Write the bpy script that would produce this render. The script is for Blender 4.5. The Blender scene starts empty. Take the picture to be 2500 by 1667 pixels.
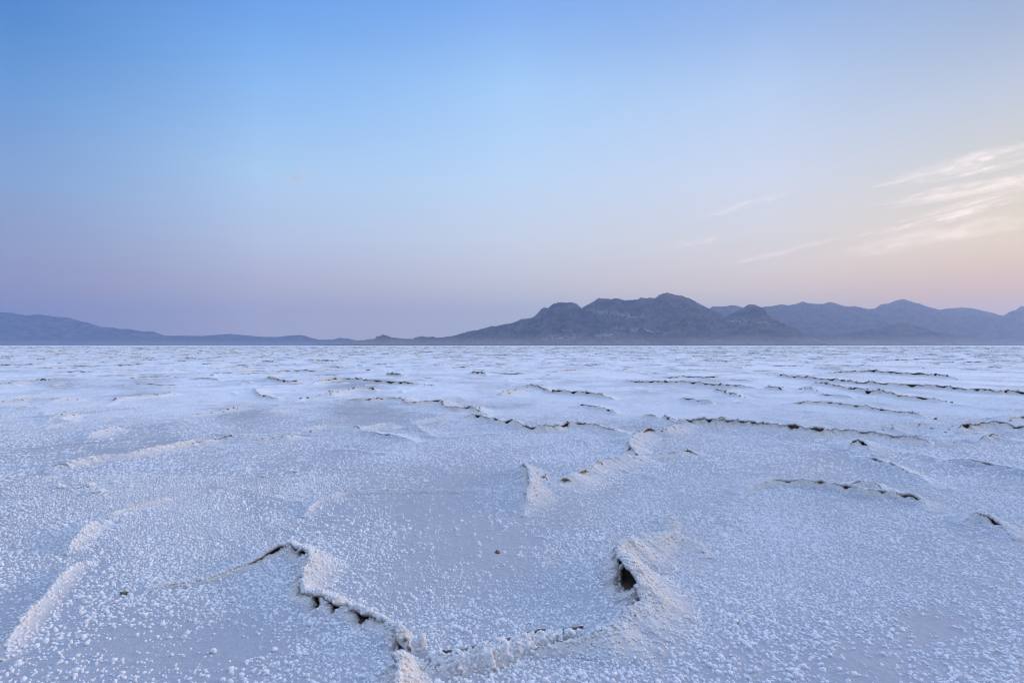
import bpy, math
import numpy as np

rng = np.random.default_rng(7)
C = bpy.context.scene.collection
R = math.radians

# ------------------------------------------------------------------ camera model (17 mm lens, 1 m above the salt)
F, CX, HY, CAMZ = 1110.0, 1176.0, 793.5, 1.0


def at(px, py, z=0.0):
    """point of the flat (height z) seen at that place of a 2352 px wide picture"""
    y = F * (CAMZ - z) / (py - HY)
    return ((px - CX) / F * y, y)


# ------------------------------------------------------------------ noise
_perm = np.random.default_rng(3).permutation(4096).astype(np.int64)
_ang = np.random.default_rng(4).random(4096) * 2 * np.pi
_gx, _gy = np.cos(_ang), np.sin(_ang)


def perlin(x, y):
    x = np.asarray(x, float); y = np.asarray(y, float)
    xi = np.floor(x).astype(np.int64); yi = np.floor(y).astype(np.int64)
    fx = x - xi; fy = y - yi
    u = fx * fx * fx * (fx * (fx * 6 - 15) + 10); v = fy * fy * fy * (fy * (fy * 6 - 15) + 10)

    def g(ix, iy, dx, dy):
        h = _perm[(_perm[ix & 4095] + iy) & 4095]
        return _gx[h] * dx + _gy[h] * dy
    a = g(xi, yi, fx, fy); b = g(xi + 1, yi, fx - 1, fy)
    c = g(xi, yi + 1, fx, fy - 1); d = g(xi + 1, yi + 1, fx - 1, fy - 1)
    return (a + u * (b - a) + v * ((c + u * (d - c)) - (a + u * (b - a)))) * 1.5


def fbm(x, y, oct=4, gain=0.5):
    s = 0; a = 1; f = 1; t = 0
    for i in range(oct):
        s = s + a * perlin(x * f + 17.3 * i, y * f - 9.1 * i); t += a
        a *= gain; f *= 2.03
    return s / t


def sstep(a, b, x):
    t = np.clip((x - a) / (b - a), 0, 1)
    return t * t * (3 - 2 * t)


# ------------------------------------------------------------------ mesh helpers
def mesh_obj(name, verts, faces, mat, parent=None, smooth=True, attrs=None):
    """faces: list of index arrays (n,3) or (n,4)"""
    me = bpy.data.meshes.new(name)
    verts = np.asarray(verts, np.float32)
    me.vertices.add(len(verts)); me.vertices.foreach_set('co', verts.ravel())
    loops = np.concatenate([f.ravel() for f in faces]).astype(np.int32)
    sizes = np.concatenate([np.full(len(f), f.shape[1], np.int32) for f in faces])
    starts = np.concatenate([[0], np.cumsum(sizes)[:-1]]).astype(np.int32)
    me.loops.add(len(loops)); me.loops.foreach_set('vertex_index', loops)
    me.polygons.add(len(sizes)); me.polygons.foreach_set('loop_start', starts)
    me.update(calc_edges=True)
    me.polygons.foreach_set('use_smooth', np.full(len(sizes), smooth, bool))
    for k, a in (attrs or {}).items():
        at_ = me.attributes.new(k, 'FLOAT', 'POINT')
        at_.data.foreach_set('value', np.asarray(a, np.float32).ravel())
    me.materials.append(mat)
    o = bpy.data.objects.new(name, me); C.objects.link(o)
    if parent: o.parent = parent
    return o


def grid_faces(nr, nc, base=0, flip=False):
    i = np.arange(nr - 1)[:, None] * nc + np.arange(nc - 1)[None, :]
    q = np.stack([i, i + 1, i + nc + 1, i + nc], -1).reshape(-1, 4) + base
    return q[:, ::-1] if flip else q


def tag(o, label, cat=None, group=None, kind=None):
    o['label'] = label
    if cat: o['category'] = cat
    if group: o['group'] = group
    if kind: o['kind'] = kind
    return o


# ------------------------------------------------------------------ materials
def new_mat(name):
    m = bpy.data.materials.new(name); m.use_nodes = True
    nt = m.node_tree; nt.nodes.clear()
    return m, nt


class NT:
    def __init__(s, nt): s.nt = nt

    def n(s, t, **kw):
        nd = s.nt.nodes.new(t)
        for k, v in kw.items(): setattr(nd, k, v)
        return nd

    def link(s, a, b): s.nt.links.new(a, b)

    def math(s, op, a, b=None, clamp=False):
        nd = s.n('ShaderNodeMath', operation=op, use_clamp=clamp)
        for i, v in enumerate((a, b)):
            if v is None: continue
            if isinstance(v, (int, float)): nd.inputs[i].default_value = v
            else: s.link(v, nd.inputs[i])
        return nd.outputs[0]

    def mix(s, f, a, b):
        nd = s.n('ShaderNodeMix', data_type='RGBA')
        for i, v in ((0, f), (6, a), (7, b)):
            if isinstance(v, (int, float)): nd.inputs[i].default_value = v
            elif isinstance(v, tuple): nd.inputs[i].default_value = (*v, 1)
            else: s.link(v, nd.inputs[i])
        return nd.outputs[2]

    def rng(s, v, a, b, c=0.0, d=1.0, t='SMOOTHSTEP'):
        nd = s.n('ShaderNodeMapRange', interpolation_type=t)
        s.link(v, nd.inputs[0])
        for i, x in enumerate((a, b, c, d)): nd.inputs[i + 1].default_value = x
        return nd.outputs[0]

    def noise(s, vec, scale, detail=3.0, rough=0.55):
        nd = s.n('ShaderNodeTexNoise'); s.link(vec, nd.inputs['Vector'])
        nd.inputs['Scale'].default_value = scale; nd.inputs['Detail'].default_value = detail
        nd.inputs['Roughness'].default_value = rough
        return nd.outputs['Fac']

    def attr(s, name):
        return s.n('ShaderNodeAttribute', attribute_name=name).outputs['Fac']

    def pos(s):
        return s.n('ShaderNodeNewGeometry').outputs['Position']


BARE = (0.44, 0.44, 0.465)
WHITE = (0.87, 0.865, 0.86)
CREAM = (0.74, 0.66, 0.56)
MUD = (0.13, 0.09, 0.06)


def principled(T, col, rough=0.85, bump=None, bump_d=0.002, spec=0.3):
    p = T.n('ShaderNodeBsdfPrincipled'); o = T.n('ShaderNodeOutputMaterial')
    if isinstance(col, tuple): p.inputs['Base Color'].default_value = (*col, 1)
    else: T.link(col, p.inputs['Base Color'])
    p.inputs['Roughness'].default_value = rough
    p.inputs['Specular IOR Level'].default_value = spec
    if bump is not None:
        b = T.n('ShaderNodeBump'); T.link(bump, b.inputs['Height'])
        b.inputs['Strength'].default_value = 0.8; b.inputs['Distance'].default_value = bump_d
        T.link(b.outputs[0], p.inputs['Normal'])
    T.link(p.outputs[0], o.inputs['Surface'])
    return p


def mat_ground():
    m, nt = new_mat('salt_flat'); T = NT(nt)
    P = T.pos()
    w = T.attr('white'); st = T.attr('stain')
    fine = T.noise(P, 260, 2, 0.6)
    mid = T.noise(P, 45, 3, 0.6)
    f = T.math('ADD', w, T.math('MULTIPLY', T.math('SUBTRACT', fine, 0.5), 1.3))
    f = T.math('ADD', f, T.math('MULTIPLY', T.math('SUBTRACT', mid, 0.5), 1.0))
    c = T.mix(T.rng(f, 0.05, 0.95), BARE, WHITE)
    # cream staining by old mud
    stn = T.math('MULTIPLY', st, T.rng(T.noise(P, 6, 4, 0.65), 0.35, 0.65))
    c = T.mix(stn, c, CREAM)
    h = T.math('ADD', T.math('MULTIPLY', fine, 0.5), mid)
    principled(T, c, 0.8, h, 0.004)
    return m


def mat_ridge():
    m, nt = new_mat('salt_crust'); T = NT(nt)
    P = T.pos(); d = T.attr('dirt')
    fine = T.noise(P, 220, 3, 0.65); mid = T.noise(P, 28, 4, 0.65)
    d2 = T.math('ADD', d, T.math('MULTIPLY', T.math('SUBTRACT', mid, 0.5), 0.45))
    w = T.attr('white'); f1 = T.noise(P, 260, 2, 0.6); m1 = T.noise(P, 45, 3, 0.6)
    f = T.math('ADD', w, T.math('MULTIPLY', T.math('SUBTRACT', f1, 0.5), 0.9))
    f = T.math('ADD', f, T.math('MULTIPLY', T.math('SUBTRACT', m1, 0.5), 0.7))
    c = T.mix(T.rng(f, 0.05, 0.95), BARE, WHITE)
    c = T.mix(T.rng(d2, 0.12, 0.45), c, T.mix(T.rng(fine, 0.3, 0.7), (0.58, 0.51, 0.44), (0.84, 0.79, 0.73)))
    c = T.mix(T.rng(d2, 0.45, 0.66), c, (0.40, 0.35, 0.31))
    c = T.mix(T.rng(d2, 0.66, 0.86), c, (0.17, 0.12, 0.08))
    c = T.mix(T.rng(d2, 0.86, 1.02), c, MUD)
    principled(T, c, 0.8, T.math('ADD', T.math('MULTIPLY', fine, 0.5), mid), 0.005)
    return m


def mat_nodule():
    m, nt = new_mat('salt_nodule'); T = NT(nt)
    P = T.pos()
    c = T.mix(T.rng(T.noise(P, 35, 2), 0.3, 0.7), (0.80, 0.80, 0.81), (0.90, 0.895, 0.89))
    p = principled(T, c, 0.7, T.noise(P, 500, 2), 0.001)
    return m


def mat_lump():
    m, nt = new_mat('salt_crystal'); T = NT(nt)
    P = T.pos()
    n = T.noise(P, 60, 4, 0.65)
    c = T.mix(T.rng(n, 0.28, 0.5), (0.86, 0.83, 0.79), (0.94, 0.935, 0.92))
    principled(T, c, 0.6, T.noise(P, 180, 4, 0.7), 0.006)
    return m


def mat_clod():
    m, nt = new_mat('dried_mud'); T = NT(nt)
    P = T.pos()
    c = T.mix(T.rng(T.noise(P, 90, 4, 0.65), 0.35, 0.65), (0.20, 0.14, 0.08), (0.42, 0.33, 0.22))
    principled(T, c, 0.95, T.noise(P, 200, 4, 0.7), 0.006)
    return m


def mat_rock(name, dark, light, fan):
    m, nt = new_mat(name); T = NT(nt)
    P = T.pos()
    w = T.n('ShaderNodeMapping'); w.inputs['Scale'].default_value = (1, 1, 2.5); T.link(P, w.inputs['Vector'])
    n = T.noise(w.outputs[0], 0.0035, 7, 0.62)
    n2 = T.noise(P, 0.02, 4, 0.6)
    c = T.mix(T.rng(n, 0.40, 0.60), dark, light)
    z = T.n('ShaderNodeSeparateXYZ'); T.link(P, z.inputs[0])
    zz = T.math('ADD', z.outputs[2], T.math('MULTIPLY', T.math('SUBTRACT', n, 0.5), 260))
    c = T.mix(T.rng(zz, 30, 190, 1, 0), c, fan)
    c = T.mix(T.rng(z.outputs[2], 5, 16, 1, 0), c, (0.07, 0.064, 0.06))       # scrub belt along the shore
    pale = T.math('MULTIPLY', T.attr('pale'), T.rng(T.math('ADD', n2, T.math('MULTIPLY', n, 0.6)), 0.72, 0.95))
    c = T.mix(T.math('MULTIPLY', pale, 0.75), c, (0.58, 0.54, 0.50))
    principled(T, c, 0.95, T.math('ADD', n, T.math('MULTIPLY', n2, 0.25)), 90, 0.1)
    return m


M_GROUND, M_RIDGE, M_NOD, M_LUMP, M_CLOD = mat_ground(), mat_ridge(), mat_nodule(), mat_lump(), mat_clod()

# ------------------------------------------------------------------ the salt flat
# (px, py, radius px, how thick the popcorn crust is there): seen in the photograph
DENS = [(420, 1500, 150, -.30), (560, 1480, 90, -.5), (250, 1480, 80, -.25), (1150, 1290, 130, -.30), (1010, 1190, 140, -.5),
        (1230, 1215, 90, -.30), (590, 1160, 75, -.5), (760, 1205, 60, -.4), (1990, 1330, 110, .10), (2140, 1440, 90, -.6),
        (1990, 1540, 120, -.45), (1850, 1460, 70, -.1), (1650, 1330, 170, .55), (1800, 1230, 150, .35), (1050, 1420, 110, .25),
        (1250, 1430, 90, .25), (620, 1330, 70, .30), (800, 1300, 110, .12), (420, 1230, 160, .45), (850, 1460, 70, .35),
        (700, 1480, 60, .05), (1400, 1520, 160, .35), (1200, 1540, 80, .25), (330, 1330, 120, .15), (900, 1040, 150, .3),
        (1320, 1020, 150, .35), (1700, 1060, 160, .25), (1950, 1180, 100, -.15), (2100, 1270, 80, -.2), (1390, 1130, 70, -.3),
        (1290, 1180, 60, -.35), (560, 950, 60, -.7), (850, 945, 90, -.75), (370, 1015, 70, -.6), (1480, 905, 60, -.3),
        (250, 1040, 60, -.5), (1180, 930, 60, -.3), (330, 895, 60, -.5), (140, 880, 60, -.35), (800, 880, 60, -.4),
        (1280, 1040, 60, .2), (300, 1130, 120, .35), (1900, 1050, 60, -.25), (480, 1400, 60, .1)]


def crust(x, y):
    """how densely the popcorn nodules cover the flat, 0..1"""
    d = 0.56 + 0.46 * fbm(x * 0.9 + 5, y * 0.9 + 2, 4) + 0.22 * fbm(x * 5.5, y * 5.5 + 40, 3)
    yy = np.maximum(y, 0.4)
    px = CX + F * x / yy; py = HY + F / yy
    for a, b, r, v in DENS:
        ry = r * 0.55 if b > 1150 else r * 0.28
        q = ((px - a) / r) ** 2 + ((py - b) / ry) ** 2
        d = d + v * np.exp(-q) * (y > 0.6)
    return np.clip(d, 0.0, 1)


def base_h(x, y):
    """gentle swell of the crust"""
    seam = np.clip(1 - np.abs(fbm(x * 0.5 + 31, y * 0.5 + 12, 3)) * 10, 0, 1) ** 1.5
    return (0.016 * fbm(x * 0.75 + 3, y * 0.75, 3) + 0.0045 * fbm(x * 3.2, y * 3.2 + 9, 3)
            + (0.005 + 0.034 * sstep(3, 6, y)) * seam * np.clip(0.55 + fbm(x * 1.3, y * 1.3 + 77, 2), 0, 1))


def white_of(x, y, c=None):
    """how white the flat itself is: bare and crumb-dusted near by, closed crust further out"""
    c = crust(x, y) if c is None else c
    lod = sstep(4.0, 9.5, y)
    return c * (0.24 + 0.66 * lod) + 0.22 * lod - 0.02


EXT, EXTY = 24000.0, 17500.0
back = [-EXTY, -8000, -2000, -500, -120, -40, -15, -6, -3, -1.5, -0.8, -0.4, -0.1, 0.15, 0.35, 0.55]
ys = [0.75]
while ys[-1] < 40: ys.append(ys[-1] + max(0.0032, 0.48 * ys[-1] ** 2 / 484))
while ys[-1] < EXTY: ys.append(min(EXTY, ys[-1] * 1.06))
ys = np.array(back + ys)
s_in = np.linspace(-1.27, 1.27, 1250)
t_out = np.array([0.03, 0.07, 0.12, 0.2, 0.3, 0.42, 0.56, 0.72, 0.86, 1.0]) ** 3
wy = np.minimum(np.sqrt(ys ** 2 + 0.5), EXT / 1.3)
xin = s_in[None, :] * wy[:, None]
xr = 1.27 * wy[:, None] + (EXT - 1.27 * wy[:, None]) * t_out[None, :]
GX = np.concatenate([-xr[:, ::-1], xin, xr], 1)
GY = np.repeat(ys[:, None], GX.shape[1], 1)
gx, gy = GX.ravel(), GY.ravel()
dist = np.hypot(gx, gy)
near = dist < 400
gz = np.zeros_like(gx)
gz[near] = base_h(gx[near], gy[near])
gz[near] += 0.0012 * fbm(gx[near] * 45, gy[near] * 45, 2) * (dist[near] < 8)
gz *= 1 - sstep(150, 400, dist)
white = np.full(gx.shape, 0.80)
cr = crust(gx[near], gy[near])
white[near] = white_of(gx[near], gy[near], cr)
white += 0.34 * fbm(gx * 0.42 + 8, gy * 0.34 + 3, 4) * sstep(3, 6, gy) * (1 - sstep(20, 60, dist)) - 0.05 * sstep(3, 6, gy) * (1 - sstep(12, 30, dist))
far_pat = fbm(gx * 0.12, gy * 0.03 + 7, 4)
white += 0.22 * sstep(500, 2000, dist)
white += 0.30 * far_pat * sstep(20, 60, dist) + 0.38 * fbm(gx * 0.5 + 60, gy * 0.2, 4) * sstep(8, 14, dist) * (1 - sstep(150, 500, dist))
stain = 0.55 * sstep(0.15, 0.55, fbm(gx * 0.45 + 11, gy * 0.45, 4)) * sstep(4, 10, dist) + 0.12 * sstep(0.2, 0.6, fbm(gx * 0.7, gy * 0.7 + 5, 3))
stain += 0.5 * np.clip(1 - np.abs(fbm(gx * 0.5 + 31, gy * 0.5 + 12, 3)) * 9, 0, 1) * np.clip(0.2 + fbm(gx * 0.9, gy * 0.9 + 50, 2), 0, 1) * (dist < 200) * sstep(2.5, 5, gy)
stain *= 1 - 0.6 * sstep(60, 400, dist)
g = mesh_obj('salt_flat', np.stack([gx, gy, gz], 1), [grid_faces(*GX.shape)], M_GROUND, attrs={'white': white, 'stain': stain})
tag(g, 'wide white and pale blue salt flat reaching to the mountains', kind='structure')

# ------------------------------------------------------------------ popcorn nodules


def blob_template(lod):
    if lod == 0:
        a = np.arange(6) * np.pi / 3
        v = np.concatenate([np.stack([np.cos(a), np.sin(a), a * 0 - 0.25], 1),
                            np.stack([0.82 * np.cos(a + .5), 0.82 * np.sin(a + .5), a * 0 + 0.5], 1), [[0, 0, 0.86]]])
        q = [(i, (i + 1) % 6, 6 + (i + 1) % 6, 6 + i) for i in range(6)]
        t = [(6 + i, 6 + (i + 1) % 6, 12) for i in range(6)]
        return v, np.array(q), np.array(t)
    a = np.arange(5) * 2 * np.pi / 5
    v = np.concatenate([np.stack([np.cos(a), np.sin(a), a * 0 - 0.2], 1), [[0, 0, 0.75]]])
    return v, None, np.array([(i, (i + 1) % 5, 5) for i in range(5)])


def blobs(P, N, r, lod, jit=0.22):
    """many little rounded nodules: positions P, normals N, radii r -> verts, faces"""
    tv, q, t = blob_template(lod)
    n = len(P); k = len(tv)
    ang = rng.random(n) * 6.283
    up = N + rng.normal(0, 0.18, (n, 3)); up /= np.linalg.norm(up, axis=1)[:, None]
    hx = np.stack([np.cos(ang), np.sin(ang), 0 * ang], 1)
    ex = hx - up * (hx * up).sum(1)[:, None]; ex /= np.linalg.norm(ex, axis=1)[:, None]
    ey = np.cross(up, ex)
    sx = r * rng.uniform(0.8, 1.3, n); sy = r * rng.uniform(0.75, 1.1, n); sz = r * rng.uniform(0.85, 1.6, n)
    T = tv[None] + rng.normal(0, jit * 0.5, (n, k, 3)) * np.array([1, 1, 0.7])
    V = (P[:, None] + T[..., 0:1] * (ex * sx[:, None])[:, None] + T[..., 1:2] * (ey * sy[:, None])[:, None]
         + T[..., 2:3] * (up * sz[:, None])[:, None])
    off = (np.arange(n) * k)[:, None, None]
    F_ = []
    if q is not None: F_.append((q[None] + off).reshape(-1, 4))
    F_.append((t[None] + off).reshape(-1, 3))
    return V.reshape(-1, 3), F_


def scatter(y0, y1, cell, margin):
    xm = 1.06 * y1 * 1.04 + margin
    nx, ny = int(2 * xm / cell), int((y1 - y0) / cell)
    ix, iy = np.meshgrid(np.arange(nx), np.arange(ny))
    x = -xm + (ix + 0.5 * (iy % 2) + rng.uniform(-.1, 1.1, ix.shape)) * cell
    y = y0 + (iy + rng.uniform(-.1, 1.1, ix.shape)) * cell
    x, y = x.ravel(), y.ravel()
    k = np.abs(x) < 1.06 * y * 1.04 + margin
    return x[k], y[k]


RIDGE_MASK = []          # filled by ridges: (points, half width) where no ground nodules grow

# ------------------------------------------------------------------ salt ridges


def smooth_path(pts, step):
    """Catmull-Rom through the points (rows of any width: x, y, extras), resampled by arc length"""
    p = np.asarray(pts, float)
    p = np.vstack([2 * p[0] - p[1], p, 2 * p[-1] - p[-2]])
    out = []
    for i in range(1, len(p) - 2):
        t = np.linspace(0, 1, 40, endpoint=False)[:, None]
        a, b, c, d = p[i - 1], p[i], p[i + 1], p[i + 2]
        out.append(0.5 * (2 * b + (c - a) * t + (2 * a - 5 * b + 4 * c - d) * t ** 2 + (3 * b - a - 3 * c + d) * t ** 3))
    out.append(p[-2][None]); q = np.vstack(out)
    L = np.concatenate([[0], np.cumsum(np.hypot(*np.diff(q[:, :2], axis=0).T))])
    n = max(8, int(L[-1] / step))
    s = np.linspace(0, L[-1], n)
    return np.stack([np.interp(s, L, q[:, j]) for j in range(q.shape[1])], 1), s


def ridge_geometry(path, s, h, W, side, ov, cave, ap, seed, step, dirt, holes=(), taper=0.12, gapb=0.08):
    """one lifted plate edge: gentle slope, ragged lip, undercut; plus the broken rim of the lower plate before it"""
    n = len(s); L = s[-1]
    wig = min(0.02, 0.25 * np.mean(W))
    c = path[:, :2].copy()
    c[:, 0] += wig * fbm(s * 7 + seed, s * 0 + seed, 3); c[:, 1] += wig * fbm(s * 7 + seed * 2 + 50, s * 0 + 3, 3)
    t = np.gradient(c, axis=0); 
    k = max(1, int(0.06 / step)); ker = np.ones(2 * k + 1) / (2 * k + 1)
    t = np.stack([np.convolve(np.pad(t[:, i], k, 'edge'), ker, 'valid') for i in (0, 1)], 1)
    t /= np.linalg.norm(t, axis=1)[:, None] + 1e-12
    nrm = np.stack([t[:, 1], -t[:, 0]], 1) * side            # towards the gentle slope (side=+1: right of travel)
    tl = max(taper * L, 0.05)
    env = np.clip(np.minimum(s / tl, (L - s) / tl), 0, 1) ** 0.7
    nz = fbm(s * 4.0 + seed, s * 0 + 1.5, 3); nf = fbm(s * 22 + seed, s * 0 + 8.5, 3)
    hh = h * env * np.clip(0.9 + 0.45 * nz + (0.22 if step < 0.02 else 0.07) * nf, 0.3, 1.5)
    gap = np.clip(gapb + 1.25 * fbm(s * 5.5 + seed * 3, s * 0 + 20, 3), 0, 1)      # where the lip has broken open
    for (hp, hw) in holes:
        dd = np.hypot(path[:, 0] - hp[0], path[:, 1] - hp[1]); b = np.exp(-(dd / hw) ** 2 * (1 + 0.5 * nf))
        gap = np.maximum(gap, (1.35 if step < 0.0065 else 0.72) * b); hh = hh * (1 + (0.25 if step < 0.0065 else 0.0) * b)
    gap = gap * env * np.clip((h / np.max(h) - 0.30) * 3.2, 0, 1)
    ov = ov * np.clip(h / np.max(h) * 1.6, 0.25, 1)
    ovv = ov * (0.25 + 0.9 * gap) * np.clip(0.8 + 0.9 * nf, 0.2, 2)
    Wn = W * np.clip(1 + 0.35 * fbm(s * 3 + seed, s * 0 + 33, 3), 0.5, 1.6)
    if step > 0.0065: gap = np.minimum(gap, 0.7)
    cv = np.minimum(cave * gap, 0.5 * Wn)
    slope = lambda a: hh * np.clip(1 - a / Wn, 0, 1) ** 1.2
    th = np.minimum(0.016, 0.42 * hh)
    rows = []                                                 # (a, z, dirt)
    us = np.concatenate([[1.25, 1.08], np.linspace(0.96, 0.0, 12)])
    gzz = base_h(c[:, 0], c[:, 1])
    for i, u in enumerate(us):
        a = Wn * u
        z = hh * np.clip(1 - u, 0, 1) ** 1.2 if u < 1 else 0 * hh - 0.012 * (u - 0.95) / 0.3
        nn = fbm((c[:, 0] + nrm[:, 0] * a) * 26, (c[:, 1] + nrm[:, 1] * a) * 26 + seed, 3)
        if u < 1: z = z + (0.10 * hh + 0.0012) * nn
        pd = fbm((c[:, 0] + nrm[:, 0] * a) * 6 + 9, (c[:, 1] + nrm[:, 1] * a) * 6 + seed, 3)
        rows.append((a, z, np.clip(dirt * (1 - u) ** 0.6 * env + 0.22 * pd * env * dirt * 2, 0, 0.58)))
    j1, j2 = (0.35 * fbm(s * 60 + seed, s * 0 + q, 2) for q in (2.5, 7.5))
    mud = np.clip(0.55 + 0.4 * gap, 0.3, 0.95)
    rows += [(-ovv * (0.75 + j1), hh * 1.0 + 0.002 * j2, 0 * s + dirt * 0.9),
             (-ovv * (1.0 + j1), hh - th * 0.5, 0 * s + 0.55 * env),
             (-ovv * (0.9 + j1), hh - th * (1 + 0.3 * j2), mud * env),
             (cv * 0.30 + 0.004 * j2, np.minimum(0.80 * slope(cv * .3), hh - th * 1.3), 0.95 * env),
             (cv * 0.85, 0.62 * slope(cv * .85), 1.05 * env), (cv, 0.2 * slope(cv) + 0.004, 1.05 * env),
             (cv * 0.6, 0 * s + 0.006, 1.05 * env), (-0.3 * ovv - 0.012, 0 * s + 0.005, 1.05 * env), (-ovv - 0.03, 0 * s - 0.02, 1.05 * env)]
    m = len(rows)
    V = np.zeros((n, m, 3)); D = np.zeros((n, m))
    for i, (a, z, d) in enumerate(rows):
        V[:, i, 0] = c[:, 0] + nrm[:, 0] * a; V[:, i, 1] = c[:, 1] + nrm[:, 1] * a; D[:, i] = d
        V[:, i, 2] = z
    V[..., 2] += base_h(V[..., 0], V[..., 1])
    # the lower plate's broken rim, on the steep side
    ap_h = (0.76 + 0.28 * ap) * hh * np.clip(0.97 + 0.4 * fbm(s * 6 + seed, s * 0 + 60, 3) - 0.85 * gap, 0.08, 1.02)
    Wa = np.maximum(0.22 * Wn, 1.15 * h)
    ua = np.concatenate([[1.2, 1.05], np.linspace(0.95, 0, 8)])
    rows = []
    for u in ua:
        a = -0.003 - ovv * 0.95 - Wa * u
        z = ap_h * np.clip(1 - u, 0, 1) ** 1.4 if u < 1 else 0 * ap_h - 0.012 * (u - 0.95) / 0.25
        nn = fbm((c[:, 0] + nrm[:, 0] * a) * 26, (c[:, 1] + nrm[:, 1] * a) * 26 + seed + 5, 3)
        if u < 1: z = z + (0.14 * ap_h + 0.0012) * nn
        rows.append((a, z, np.clip(((dirt * 1.25 + 0.25 * nn) * np.clip(1 - u, 0, 1) ** 0.4 if step > 0.012 else (dirt * 1.7 + 0.45 * nn) * np.clip(1 - u, 0, 1) ** 1.6) * env, 0, 0.70)))
    rows += [(0.002 - ovv * 0.6 + 0.004 * j1, ap_h * 0.85, 0.55 * env), (0 * s + 0.002, 0 * s - 0.022, 0.95 * env)]
    m2 = len(rows); V2 = np.zeros((n, m2, 3)); D2 = np.zeros((n, m2))
    for i, (a, z, d) in enumerate(rows):
        V2[:, i, 0] = c[:, 0] + nrm[:, 0] * a; V2[:, i, 1] = c[:, 1] + nrm[:, 1] * a; V2[:, i, 2] = z; D2[:, i] = d
    V2[..., 2] += base_h(V2[..., 0], V2[..., 1])
    return V, D, V2, D2, (hh, env, gap, Wn, nrm)


def strip_normals(V):
    a = np.gradient(V, axis=0); b = np.gradient(V, axis=1)
    n = np.cross(b, a); n /= np.linalg.norm(n, axis=2)[..., None] + 1e-12
    return np.where(n[..., 2:3] < 0, -n, n)


def strip_blobs(V, D, cols, dens, rmin, rmax, lod, dirt_gain=0.75, dmax=0.6):
    """nodules grown on the rows `cols` of a strip"""
    S = V[:, cols[0]:cols[1]]; Dd = D[:, cols[0]:cols[1]]
    N = strip_normals(S)
    e1 = S[1:, :-1] - S[:-1, :-1]; e2 = S[:-1, 1:] - S[:-1, :-1]
    A = np.linalg.norm(np.cross(e1, e2), axis=2)
    want = A * dens * np.clip(0.75 + 0.7 * fbm(S[:-1, :-1, 0] * 14, S[:-1, :-1, 1] * 14, 2), 0.1, 1.6) * np.clip(0.15 + 0.9 * crust(S[:-1, :-1, 0], S[:-1, :-1, 1]), .2, 1)
    cnt = rng.poisson(want.ravel())
    idx = np.repeat(np.arange(A.size), cnt)
    if not len(idx): return None
    i, j = idx // A.shape[1], idx % A.shape[1]
    u, v = rng.random(len(idx)), rng.random(len(idx))

    def lerp(X):
        if X.ndim == 3: uu, vv = u[:, None], v[:, None]
        else: uu, vv = u, v
        return (X[i, j] * (1 - uu) + X[i + 1, j] * uu) * (1 - vv) + (X[i, j + 1] * (1 - uu) + X[i + 1, j + 1] * uu) * vv
    P = lerp(S); Nn = lerp(N); Nn /= np.linalg.norm(Nn, axis=1)[:, None] + 1e-12
    r = rng.uniform(rmin, rmax, len(P))
    Vb, Fb = blobs(P, Nn, r, lod)
    kk = len(blob_template(lod)[0])
    db = np.repeat(np.clip(lerp(Dd) * dirt_gain + rng.normal(0, 0.05, len(P)), 0, dmax), kk)
    return Vb, Fb, db, np.ones(len(db)) * 0.95


def merge(parts):
    V = []; F_ = []; D = []; Wt = []; off = 0
    for v, f, d, w in parts:
        V.append(v.reshape(-1, 3)); D.append(d.ravel()); Wt.append(w.ravel()); F_ += [x + off for x in f]; off += V[-1].shape[0]
    return np.concatenate(V), F_, {'dirt': np.concatenate(D), 'white': np.concatenate(Wt)}


GROUP = 'raised salt ridges on the flat'


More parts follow.
